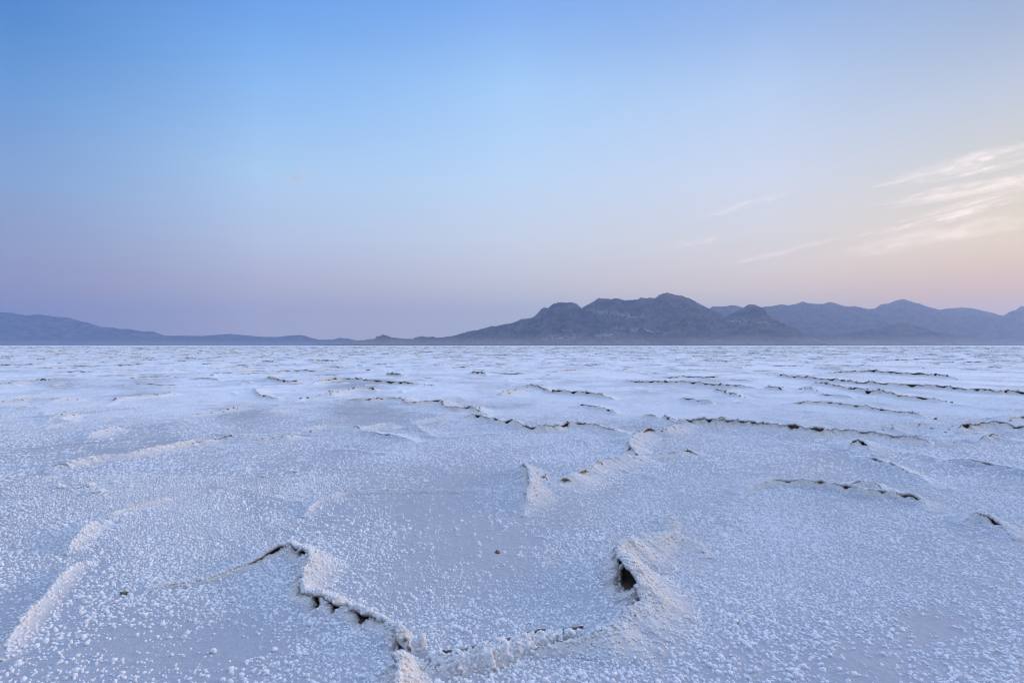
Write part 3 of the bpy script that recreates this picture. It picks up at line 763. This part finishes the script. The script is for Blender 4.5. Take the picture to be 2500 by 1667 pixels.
# --- loose clods and chunks
x, y = at(1142, 1271)
tag(lump_mesh('mud_clod', (x, y, 0.006), (.012, .010, .011), 5, M_CLOD, spike=.6), 'tiny brown mud clod alone on the bare plate between the near ridges', 'mud clod')
x, y = at(286, 1362)
tag(lump_mesh('mud_clod', (x, y, 0.002), (.018, .007, .006), 8, M_CLOD, spike=.6), 'flat brown sliver of mud among nodules left of the near ridges', 'mud clod')
x, y = at(1658, 962, .09)
tag(lump_mesh('mud_clod', (x, y, 0.085), (.05, .03, .03), 12, M_CLOD, spike=.7), 'dark clod perched on the straight grey fronted ridge', 'mud clod')
for i, (px, py, sz, lab) in enumerate([
        (206, 1117, .034, 'largest white salt chunk of the loose patch left of the mid ground bead line'),
        (228, 1133, .036, 'flat white salt chunk lying nearest to the viewer in the loose patch'),
        (139, 1120, .026, 'leftmost white salt chunk of the loose patch'),
        (176, 1121, .020, 'small white salt chunk between the two bigger ones of the loose patch'),
        (262, 1110, .024, 'white salt chunk behind the flat one of the loose patch'),
        (300, 1120, .022, 'white salt chunk at the right end of the loose patch')]):
    x, y = at(px, py)
    tag(lump_mesh('salt_chunk', (x, y, sz * .25), (sz, sz * .8, sz * .6), 70 + i * 5, M_LUMP, spike=.6), lab, 'salt chunk', 'loose white salt chunks')
for i, (px, py, sz, lab) in enumerate([(606, 1094, .020, 'left salt knob of three on the pale plate above the bead line'),
                                       (660, 1093, .018, 'middle salt knob of three on the pale plate above the bead line'),
                                       (680, 1083, .022, 'right salt knob of three on the pale plate above the bead line')]):
    x, y = at(px, py)
    tag(lump_mesh('salt_chunk', (x, y, sz * .2), (sz, sz * .8, sz * .5), 170 + i * 5, M_LUMP, spike=.6), lab, 'salt chunk', 'loose white salt chunks')

# --- distant ridges: strokes of the same broken crust, out to the horizon
N_NEAR = 225
cand = []
r2 = np.random.default_rng(21)
for y0, y1, dens in ((11.5, 24, .42), (24, 45, .42), (45, 90, .32), (90, 200, .10), (200, 420, .02)):
    area = 1.16 * (y1 ** 2 - y0 ** 2)
    for _ in range(int(area * dens)):
        y = math.sqrt(r2.uniform(y0 ** 2, y1 ** 2)); x = r2.uniform(-1.16, 1.16) * y
        if y < 17 and x > 0.5 * y: continue
        cand.append((x, y))
cand.sort(key=lambda c: c[1])
mass_v, mass_f, mass_d, off = [], [], [], 0
zones = {}
for i, (x, y) in enumerate(cand):
    L = r2.uniform(0.25, 1.3) * (1 + 0.010 * y) * (1.9 if r2.random() < .2 else 1)
    ang = r2.normal(0.0, 0.5); h = min(0.2, r2.uniform(0.015, 0.058) * (1 + 0.006 * y))
    dark = r2.random()
    n = 5
    q = np.linspace(-.5, .5, n)
    pts = np.stack([x + q * L * math.cos(ang), y + q * L * math.sin(ang) + r2.normal(0, .08, n) * L, q * 0 + 1, q * 0 + 1], 1)
    step = max(0.05, 0.0016 * y)
    path, s = smooth_path(pts, step)
    side = -1 if r2.random() < 0.72 else 1
    V, D, V2, D2, _ = ridge_geometry(path, s, np.full(len(s), h), np.full(len(s), h * 3.6), side, 0.02 + .25 * h * (dark > .55), 1.3 * h if dark > .55 else 0.02,
                                     0.35, r2.uniform(0, 900), step, r2.uniform(.15, .5), taper=.25, gapb=0.45 if dark > .55 else -.1)
    keep = [0, 2, 5, 8, 11, 13, 14, 15, 16, 17, 18, 19, 20, 21, 22]
    V, D = V[:, keep], D[:, keep]
    k2 = [0, 3, 6, 9, 10, 11]
    V2, D2 = V2[:, k2], D2[:, k2]
    v, f, d = merge([(V, [grid_faces(*V.shape[:2], flip=side < 0)], D, D * 0 + .82), (V2, [grid_faces(*V2.shape[:2], flip=side > 0)], D2, D2 * 0 + .8)])
    if i < N_NEAR:
        o = mesh_obj('salt_ridge', v, f, M_RIDGE, attrs=d)
        z = 'left' if x < -0.33 * y else ('right' if x > 0.33 * y else 'centre')
        if dark > .55 and side < 0:
            lab = {'left': 'small distant salt ridge with a dark slit, out on the left part of the flat', 'right': 'small distant salt ridge with a dark slit, out on the right part of the flat',
                   'centre': 'small distant salt ridge with a dark slit, out on the central part of the flat'}[z]
        else:
            lab = {'left': 'small distant pale salt ridge without dark slit, on the left part of the flat', 'right': 'small distant pale salt ridge without dark slit, on the right part of the flat',
                   'centre': 'small distant pale salt ridge without dark slit, on the central part of the flat'}[z]
        tag(o, lab, 'salt ridge', ('slit' if dark > .55 and side < 0 else 'pale') + ' salt ridges in the distance, ' + z)
    else:
        mass_v.append(v); mass_f += [a + off for a in f]; mass_d.append((d['dirt'], d['white'])); off += len(v)
o = mesh_obj('far_salt_ridges', np.concatenate(mass_v), mass_f, M_RIDGE, attrs={'dirt': np.concatenate([a for a, b in mass_d]), 'white': np.concatenate([b for a, b in mass_d])})
tag(o, 'countless tiny salt ridges fading out towards the mountains', 'salt ridges', kind='stuff')

# --- nodules on the open flat
PV, PF, off = [], [], 0
for (y0, y1, cell, lod, rr, marg) in ((1.12, 3.7, 0.0104, 0, (0.0038, 0.0075), 0.45), (3.7, 9.5, 0.0152, 1, (0.006, 0.0105), 0.6)):
    x, y = scatter(y0, y1, cell, marg)
    d = crust(x, y)
    if lod == 1: d = d * 0.80 + 0.16 * fbm(x * 0.42 + 8, y * 0.34 + 3, 4)
    fine = fbm(x * 22, y * 22, 2)
    keep = rng.random(len(x)) < np.clip((d - 0.12) * 1.25 + 0.8 * fine * np.clip(1.1 - d, 0, 1), 0.012, 0.95)
    x, y, d = x[keep], y[keep], d[keep]
    ok = np.ones(len(x), bool)
    for pth, nr, wn in RIDGE_MASK:
        w = float(wn.max())
        lo, hi = pth.min(0) - w, pth.max(0) + w
        c = np.where((x > lo[0]) & (x < hi[0]) & (y > lo[1]) & (y < hi[1]))[0]
        if not len(c): continue
        best = np.full(len(c), 9.0); bi = np.zeros(len(c), int)
        for i, p in enumerate(pth):
            q = (x[c] - p[0]) ** 2 + (y[c] - p[1]) ** 2
            bi[q < best] = i; best = np.minimum(best, q)
        sg = (x[c] - pth[bi, 0]) * nr[bi, 0] + (y[c] - pth[bi, 1]) * nr[bi, 1]
        ok[c[(best < (wn[bi] * 0.6) ** 2) & (sg > -0.022)]] = False
    x, y, d = x[ok], y[ok], d[ok]
    P = np.stack([x, y, base_h(x, y)], 1); N = np.tile([0, 0, 1.0], (len(x), 1))
    r = rng.uniform(*rr, len(x)) * np.clip(np.exp(rng.normal(-.03, 0.22, len(x))), .5, 1.32) * np.clip(0.8 + 0.35 * fbm(x * 1.7 + 80, y * 1.7, 2) + 0.25 * rng.normal(size=len(x)), 0.45, 1.5)
    V, F_ = blobs(P, N, r, lod)
    PV.append(V); PF += [a + off for a in F_]; off += len(V)
    print('nodules', lod, len(x))
o = mesh_obj('salt_nodules', np.concatenate(PV), PF, M_NOD)
tag(o, 'white popcorn nodules of salt strewn over the flat', 'salt nodules', kind='stuff')

# ------------------------------------------------------------------ mountains


def conv(z, ox, pts):
    """outline points read in an enlarged view -> picture columns (2352) and heights above the horizon (2352 px)"""
    return [((ox + x * 700 / 2352) * .9408, max(0.0, (483.5 - y) * 700 / 2352 * .9408)) for x, y in pts]


def mountain(name, label, outline, Y, front, backd, mat, seed, rough=0.5, p=1.25, pale=(), nu=None, fan=0.0):
    """terrain around a spine at depth Y whose crest follows the outline; spurs and gullies run down from it"""
    o = np.array(outline); xs = np.linspace(o[0, 0], o[-1, 0], nu or int((o[-1, 0] - o[0, 0]) * 1.5) + 60)
    S = np.interp(xs, o[:, 0], o[:, 1]) / F * Y + CAMZ
    wx = (xs - CX) / F * Y
    S = S + rough * (9.0 * fbm(wx * 0.006 + seed, wx * 0 + 3, 3) + 24.0 * (fbm(wx * 0.012 + seed, wx * 0 + 9, 4)) + 34.0 * (0.3 - np.abs(fbm(wx * 0.005 + seed, wx * 0 + 19, 4)))) * np.clip(S / 150, 0, 1)
    vv = np.concatenate([-np.linspace(1, 0, 72) ** 1.25, np.linspace(0, 1, 26)[1:] ** 1.2])
    Xg = np.repeat(wx[None], len(vv), 0); vg = np.repeat(vv[:, None], len(wx), 1)
    dep = np.where(vg < 0, vg * front, vg * backd)
    Yg = Y + dep
    yw = Yg - Y
    warp = fbm(Xg * 0.0011 + seed, yw * 0.0009, 4) * 0.55 + 0.25 * fbm(Xg * 0.0042 + seed, yw * 0.0018 + 5, 4)
    av = np.abs(vg)
    ve = np.clip(av * (1 + warp * 1.25), 0, 1) * sstep(0, .02, av) + av * (1 - sstep(0, .02, av))
    prof = (1 - ve) ** p
    prof = prof * (1 - av ** 5)
    # gullies
    rg = np.abs(fbm(Xg * 0.0034 + seed * 2 + 0.8 * warp, yw * 0.0011 + 2, 5, .55))
    rid = 1 - np.clip(rg * 2.2, 0, 1)
    Z = S[None] * prof
    Z = Z * (1 - rough * (0.62 * (1 - rid)) * sstep(0.0, 0.10, av))
    r2_ = 1 - np.clip(np.abs(fbm(Xg * 0.0095 + seed, yw * 0.0028 + 8, 4)) * 2.4, 0, 1)
    Z = Z * (1 - rough * 0.30 * (1 - r2_) * sstep(0.0, 0.08, av))
    Z += rough * 22 * fbm(Xg * 0.012, yw * 0.012 + seed, 4) * sstep(0, .05, av) * np.clip(prof * 2, 0, 1)
    # keep the crest the highest line seen from the flat
    lim = S[None] * Yg / Y - 2
    Z = np.where(av > 0.001, np.minimum(Z, np.maximum(lim - 3 * sstep(0, .05, av), 0)), Z)
    Z = np.maximum(Z, 0)
    edge = np.clip(np.minimum((xs - xs[0]), (xs[-1] - xs)) / 6, 0, 1)
    Z = Z * (0.0 + 1.0 * edge[None] ** 0.5) - 3 * (av >= 0.999)
    A = np.zeros_like(Z)
    px = CX + F * Xg / Yg; py = HY - F * (Z - CAMZ) / Yg
    for a, b, rx, ry, slope in pale:
        q = ((px - a) / rx) ** 2 + ((py - b - slope * (px - a)) / ry) ** 2
        A = np.maximum(A, np.exp(-q ** 1.5))
    V = np.stack([Xg, Yg, Z], -1)
    ob = mesh_obj(name, V.reshape(-1, 3), [grid_faces(*Z.shape)], mat, attrs={'pale': A})
    tag(ob, label, 'mountain' if name == 'mountain' else 'hills', kind='structure')
    return ob


MR = mat_rock('mountain_rock', (0.040, 0.037, 0.037), (0.16, 0.125, 0.10), (0.31, 0.245, 0.19))
MB = mat_rock('far_rock', (0.05, 0.046, 0.045), (0.13, 0.115, 0.105), (0.25, 0.21, 0.17))
BR = 'rock'

mountain('mountain', 'big rocky dark blue massif with the highest peak, right of centre',
         conv(3, 600, [(850, 483), (910, 460), (940, 440), (1000, 442), (1090, 428), (1125, 393), (1190, 417), (1280, 427), (1370, 430), (1420, 407), (1480, 413), (1530, 413),
                       (1570, 420), (1700, 405), (1790, 380), (1850, 362), (1890, 360), (1950, 345), (2010, 328), (2100, 315), (2190, 300)]) +
         conv(3, 1200, [(240, 268), (290, 265), (340, 252), (380, 215), (410, 185), (430, 173), (465, 175), (490, 152), (550, 130), (600, 133), (660, 129), (700, 145), (740, 178),
                        (800, 145), (840, 118), (880, 96), (950, 100), (975, 105), (1010, 97), (1060, 103), (1100, 112), (1200, 107), (1225, 92), (1275, 98), (1295, 92), (1335, 97),
                        (1380, 68), (1440, 50), (1480, 62), (1560, 75), (1640, 105), (1700, 140), (1800, 185), (1900, 240), (2000, 300), (2100, 360), (2250, 420), (2400, 460), (2500, 483)]),
         9000, 2300, 2500, MR, 3.1, 0.6, 1.15, pale=[(1420, 722, 70, 5, .12), (1285, 775, 45, 8, -.1), (1395, 770, 40, 5, -.1), (1480, 760, 60, 4, .1)])
mountain('mountain', 'front knob with a pale rock band across it, before the right end of the big massif',
         conv(3, 1200, [(1560, 483), (1640, 440), (1720, 400), (1800, 330), (1870, 285), (1950, 235), (2010, 205), (2060, 178), (2100, 152), (2150, 148), (2190, 162), (2230, 176), (2255, 220), (2300, 280),
                        (2350, 310), (2420, 350), (2560, 380), (2640, 410), (2760, 440), (2900, 483)]),
         8000, 1700, 900, MR, 8.4, 0.55, 1.1, pale=[(1725, 741, 46, 4.5, .05), (1690, 737, 22, 3, -.1)])
mountain('mountain', 'low dark outlier hill at the foot of the knob',
         conv(4, 1800, [(20, 483), (60, 455), (110, 425), (150, 420), (190, 445), (240, 483)]), 7300, 500, 400, MR, 12.2, 0.5)
mountain('mountain', 'low dark swell just right of the knob foot',
         conv(4, 1800, [(380, 483), (480, 455), (560, 430), (680, 416), (780, 430), (850, 445), (1000, 465), (1150, 483)]), 7600, 700, 500, MR, 14.9, 0.5)
mountain('mountain', 'darker foothill with a rounded top before the far right range',
         conv(4, 1800, [(700, 483), (850, 412), (1000, 365), (1100, 345), (1200, 340), (1270, 312), (1340, 290), (1400, 293), (1450, 322), (1530, 333), (1600, 362), (1690, 385), (1760, 378),
                        (1830, 408), (1900, 432), (2050, 455), (2250, 483)]), 8600, 1300, 900, MR, 17.7, 0.55, 1.1)
mountain('mountain', 'hazy far right range with a pointed summit',
         conv(4, 1800, [(-600, 483), (-350, 300), (-250, 200), (-200, 160), (-170, 165), (-110, 163), (-40, 152), (10, 160), (60, 178), (130, 185), (210, 168), (290, 160), (360, 145), (420, 155), (490, 140),
                        (540, 122), (580, 137), (640, 142), (700, 143), (760, 127), (800, 135), (850, 152), (910, 165), (960, 160), (1010, 170), (1080, 185), (1130, 180), (1180, 145), (1240, 140),
                        (1290, 118), (1350, 101), (1400, 112), (1450, 130), (1510, 145), (1560, 165), (1620, 180), (1660, 192), (1700, 183), (1800, 175), (1850, 170), (1950, 182), (2020, 200),
                        (2090, 215), (2150, 240), (2250, 255), (2400, 290), (2600, 380), (2800, 483)]), 13000, 3400, 1900, MB, 22.3, 0.5, 1.1)
mountain('mountain', 'steep peak cut off by the right edge',
         conv(4, 1800, [(1850, 483), (1980, 380), (2080, 300), (2180, 240), (2240, 205), (2290, 190), (2330, 160), (2360, 165), (2420, 185), (2520, 170), (2700, 220), (2900, 300), (3200, 483)]),
         11800, 2700, 1600, MB, 27.1, 0.5, 1.1)
mountain('hills', 'long low blue range fading away on the left',
         conv(1, 0, [(-900, 483), (-700, 330), (-400, 240), (-150, 205), (0, 210), (100, 215), (220, 237), (320, 227), (440, 245), (570, 255), (660, 285), (740, 300), (820, 330), (920, 335), (980, 348), (1050, 347),
                     (1190, 372), (1230, 365), (1270, 372), (1340, 400), (1500, 408), (1650, 425), (1800, 445), (1950, 460), (2150, 483)]), 14000, 3000, 1800, MB, 31.5, 0.4, 1.0)
mountain('hills', 'flat faint hills low on the horizon, left of centre',
         conv(1, 0, [(1150, 483), (1300, 420), (1400, 404), (1500, 403), (1650, 405), (1760, 397), (1890, 388), (1990, 397), (2150, 412), (2270, 413), (2320, 409), (2376, 401), (2446, 396), (2496, 402),
                     (2556, 420), (2626, 437), (2736, 435), (2781, 420), (2846, 425), (2926, 442), (3050, 470), (3150, 483)]), 15200, 2200, 1300, MB, 36.9, 0.4, 1.0)

# ------------------------------------------------------------------ haze
def box(name, lo, hi, mat):
    v = np.array([(x, y, z) for x in (lo[0], hi[0]) for y in (lo[1], hi[1]) for z in (lo[2], hi[2])], float)
    f = np.array([(0, 1, 3, 2), (4, 6, 7, 5), (0, 4, 5, 1), (2, 3, 7, 6), (0, 2, 6, 4), (1, 5, 7, 3)])
    return mesh_obj(name, v, [f], mat, smooth=False)


hm, nt = new_mat('haze'); T = NT(nt)
pv = T.n('ShaderNodeVolumePrincipled'); ou = T.n('ShaderNodeOutputMaterial')
pv.inputs['Color'].default_value = (0.39, 0.50, 0.73, 1)
pv.inputs['Density'].default_value = 5.6e-5
pv.inputs['Anisotropy'].default_value = 0.35
T.link(pv.outputs[0], ou.inputs['Volume'])
hz = box('haze', (-24500, -18000, -2.0), (24500, 18000, 1420), hm)
tag(hz, 'thin blue evening haze over the flat and mountains', 'haze', kind='stuff')

# ------------------------------------------------------------------ cirrus


def cloud_mat(name, tau, seed, stretch=6.0):
    m, nt = new_mat(name); T = NT(nt)
    tc = T.n('ShaderNodeTexCoord').outputs['Object']
    sp = T.n('ShaderNodeSeparateXYZ'); T.link(tc, sp.inputs[0])
    def streak(sx, sy, rot, dist, det):
        mp = T.n('ShaderNodeMapping'); T.link(tc, mp.inputs['Vector'])
        mp.inputs['Scale'].default_value = (sx, sy, 0.15); mp.inputs['Location'].default_value = (seed, seed * .7, seed * .3)
        mp.inputs['Rotation'].default_value = (0, 0, rot)
        nd = T.n('ShaderNodeTexNoise'); T.link(mp.outputs[0], nd.inputs['Vector'])
        nd.inputs['Scale'].default_value = 1.0; nd.inputs['Detail'].default_value = det; nd.inputs['Roughness'].default_value = 0.62
        nd.inputs['Distortion'].default_value = dist
        return nd.outputs['Fac']
    big = T.rng(streak(1.7, 1.7, .3, .8, 4), 0.40, 0.66)
    fine = T.rng(streak(2.4, stretch * 0.75, .42, 1.8, 8), 0.36, 0.72)
    hair = T.rng(streak(5.0, stretch * 2.5, .9, .8, 5), 0.35, 0.65, 0.25, 1.0)
    ln = T.n('ShaderNodeVectorMath', operation='LENGTH'); T.link(tc, ln.inputs[0])
    fall = T.rng(ln.outputs['Value'], 0.0, 0.98, 1, 0)
    d = T.math('MULTIPLY', T.math('MULTIPLY', T.math('MULTIPLY', fine, hair), T.math('ADD', big, 0.05)), T.math('MULTIPLY', fall, 2.2))
    pv = T.n('ShaderNodeVolumePrincipled'); ou = T.n('ShaderNodeOutputMaterial')
    pv.inputs['Color'].default_value = (1.0, 0.96, 0.91, 1); pv.inputs['Anisotropy'].default_value = 0.6
    T.link(T.math('MULTIPLY', d, tau * 0.66), pv.inputs['Density'])
    T.link(pv.outputs[0], ou.inputs['Volume'])
    m.cycles.volume_step_rate = 0.3
    return m


ALT = 6000.0


def cirrus(label, p0, p1, width, thick, tau, seed):
    """a wisp between two picture points, at cirrus height"""
    q = []
    for px, py in (p0, p1):
        y = F * (ALT - CAMZ) / (HY - py); q.append(np.array([(px - CX) / F * y, y]))
    c = (q[0] + q[1]) / 2; d = q[1] - q[0]; L = np.hypot(*d)
    n = 16
    th = np.linspace(0, np.pi, n); ph = np.linspace(0, 2 * np.pi, 2 * n)
    T_, P_ = np.meshgrid(th, ph, indexing='ij')
    V = np.stack([np.sin(T_) * np.cos(P_), np.sin(T_) * np.sin(P_), np.cos(T_)], -1)
    o = mesh_obj('cirrus_cloud', V.reshape(-1, 3), [grid_faces(n, 2 * n, flip=True)], cloud_mat('cirrus', tau / thick, seed))
    o.location = (c[0], c[1], ALT); o.rotation_euler = (0, 0, math.atan2(d[1], d[0])); o.scale = (L * 0.62, width, thick)
    tag(o, label, 'cloud', 'cirrus wisps')
    return o


cirrus('bright short feather of cirrus above the big massif, alone in the blue', (1600, 503), (1830, 438), 700, 110, .62, 1.3)
cirrus('blurred faint cirrus patch below the bright short feather', (1530, 572), (1700, 528), 1600, 160, .36, 5.1)
cirrus('thin low cirrus streak above the far right range, lowest of them', (1660, 612), (1945, 540), 1100, 120, .42, 9.7)
cirrus('long wavy cirrus streak reaching the right edge, middle of the right hand bundle', (1960, 553), (2480, 405), 1900, 120, .62, 14.2)
cirrus('cirrus streak above the long wavy one at the right edge', (2010, 478), (2520, 375), 1700, 120, .62, 18.8)
cirrus('topmost cirrus streak at the right edge, brightest of the bundle', (2000, 430), (2520, 315), 1700, 120, .8, 23.6)
cirrus('broad thin veil of cirrus low at the right edge', (1900, 600), (2560, 450), 3600, 260, .30, 33.3)
cirrus('tiny pale cirrus smear in the blue left of centre', (620, 432), (730, 382), 700, 120, .6, 3.3)

# ------------------------------------------------------------------ world: dusk sky


def lin(c):
    return tuple(((v / 255 + 0.055) / 1.055) ** 2.4 if v > 10 else v / 255 / 12.92 for v in c)


SUN_AZ, SUN_EL = R(72), R(6.0)
w = bpy.data.worlds.new('World'); bpy.context.scene.world = w; w.use_nodes = True
nt = w.node_tree; nt.nodes.clear(); T = NT(nt)
geo = T.n('ShaderNodeTexCoord').outputs['Generated']
sp = T.n('ShaderNodeSeparateXYZ'); T.link(geo, sp.inputs[0])
X, Y_, Z = sp.outputs
hyp = T.math('SQRT', T.math('ADD', T.math('MULTIPLY', X, X), T.math('ADD', T.math('MULTIPLY', Y_, Y_), 1e-6)))
az = T.math('DIVIDE', X, hyp)


def ramp(stops):
    nd = T.n('ShaderNodeValToRGB'); cr_ = nd.color_ramp; cr_.interpolation = 'B_SPLINE' if False else 'LINEAR'
    while len(cr_.elements) < len(stops): cr_.elements.new(0.5)
    for e, (p, c) in zip(cr_.elements, stops): e.position = p; e.color = (*c, 1)
    T.link(Z, nd.inputs[0])
    return nd.outputs[0]


ZEN = (1.27, 1.58, 2.30)  # unseen zenith, raised above the visible sky's brightness to light the ground
zs = lambda dx, ys_: [(HY - y) / math.sqrt(F * F + dx * dx + (HY - y) ** 2) for y in ys_]
YS = [720, 650, 550, 400, 200, 30]
TAB = {-1146: [(162, 148, 169), (164, 155, 177), (155, 166, 195), (139, 172, 216), (107, 159, 219), (79, 140, 208)],
       -576: [(204, 194, 200), (202, 197, 208), (197, 210, 233), (182, 216, 248), (145, 194, 249), (113, 170, 239)],
       0: [(208, 207, 206), (222, 218, 219), (217, 226, 237), (198, 226, 254), (172, 213, 255), (136, 182, 245)],
       584: [(235, 215, 195), (247, 223, 199), (235, 228, 220), (219, 227, 242), (190, 214, 246), (153, 186, 236)],
       1144: [(255, 196, 138), (255, 202, 137), (255, 227, 179), (232, 223, 202), (199, 208, 220), (166, 185, 215)]}
cols = []
for dx, tab in TAB.items():
    st = [(max(0.0, z_), lin(c)) for z_, c in zip(zs(dx, YS), tab)]
    st = [(0.0, st[0][1])] + st
    k_ = (0.64 - st[-1][0]) / max(0.05, st[-1][0] - st[-2][0]) * 0.55
    st.append((0.64, tuple(max(0.03, a + (a - b) * k_) if i < 2 else a for i, (a, b) in enumerate(zip(st[-1][1], st[-2][1])))))
    st.append((0.92, ZEN))
    cols.append((dx / math.hypot(dx, F), ramp(st)))
acc = cols[0][1]
for (a0, _), (a1, c1) in zip(cols[:-1], cols[1:]):
    acc = T.mix(T.rng(az, a0, a1, t='LINEAR'), acc, c1)
dim = T.rng(Y_, -0.55, 0.1, 0.55, 1.0)
mu = T.n('ShaderNodeMix', data_type='RGBA', blend_type='MULTIPLY'); mu.inputs[0].default_value = 1.0
T.link(acc, mu.inputs[6]); T.link(dim, mu.inputs[7]); acc = mu.outputs[2]
sky = T.n('ShaderNodeTexSky', sky_type='NISHITA', sun_disc=False, sun_elevation=SUN_EL, sun_rotation=SUN_AZ, altitude=1300, dust_density=2.0)
bg1 = T.n('ShaderNodeBackground'); T.link(acc, bg1.inputs[0]); bg1.inputs[1].default_value = 0.97
bg2 = T.n('ShaderNodeBackground'); T.link(sky.outputs[0], bg2.inputs[0]); bg2.inputs[1].default_value = 0.006
ad = T.n('ShaderNodeAddShader'); T.link(bg1.outputs[0], ad.inputs[0]); T.link(bg2.outputs[0], ad.inputs[1])
wo = T.n('ShaderNodeOutputWorld'); T.link(ad.outputs[0], wo.inputs['Surface'])

sl = bpy.data.lights.new('sun', 'SUN'); sl.energy = 4.0; sl.angle = R(18); sl.color = (1.0, 0.79, 0.64)
so = bpy.data.objects.new('sun', sl); C.objects.link(so)
so.rotation_euler = (R(90) - SUN_EL, 0, math.pi - SUN_AZ)   # shines from the right, low over the horizon

# ------------------------------------------------------------------ camera and render
cam = bpy.data.cameras.new('camera'); co = bpy.data.objects.new('camera', cam); C.objects.link(co)
co.location = (0, 0, CAMZ); co.rotation_euler = (R(90), 0, 0)
cam.sensor_width = 36; cam.lens = F / 2352 * 36; cam.shift_y = (HY - 784) / 2352
cam.clip_start = 0.05; cam.clip_end = 200000
sc = bpy.context.scene; sc.camera = co
sc.view_settings.view_transform = 'Standard'; sc.view_settings.look = 'None'
sc.view_settings.exposure = 0.0; sc.view_settings.gamma = 1.0
sc.render.engine = 'CYCLES'
sc.cycles.max_bounces = 6; sc.cycles.diffuse_bounces = 4; sc.cycles.volume_bounces = 1
sc.cycles.volume_step_rate = 1.0; sc.cycles.volume_max_steps = 256
sc.cycles.use_denoising = True
sc.cycles.filter_width = 1.0
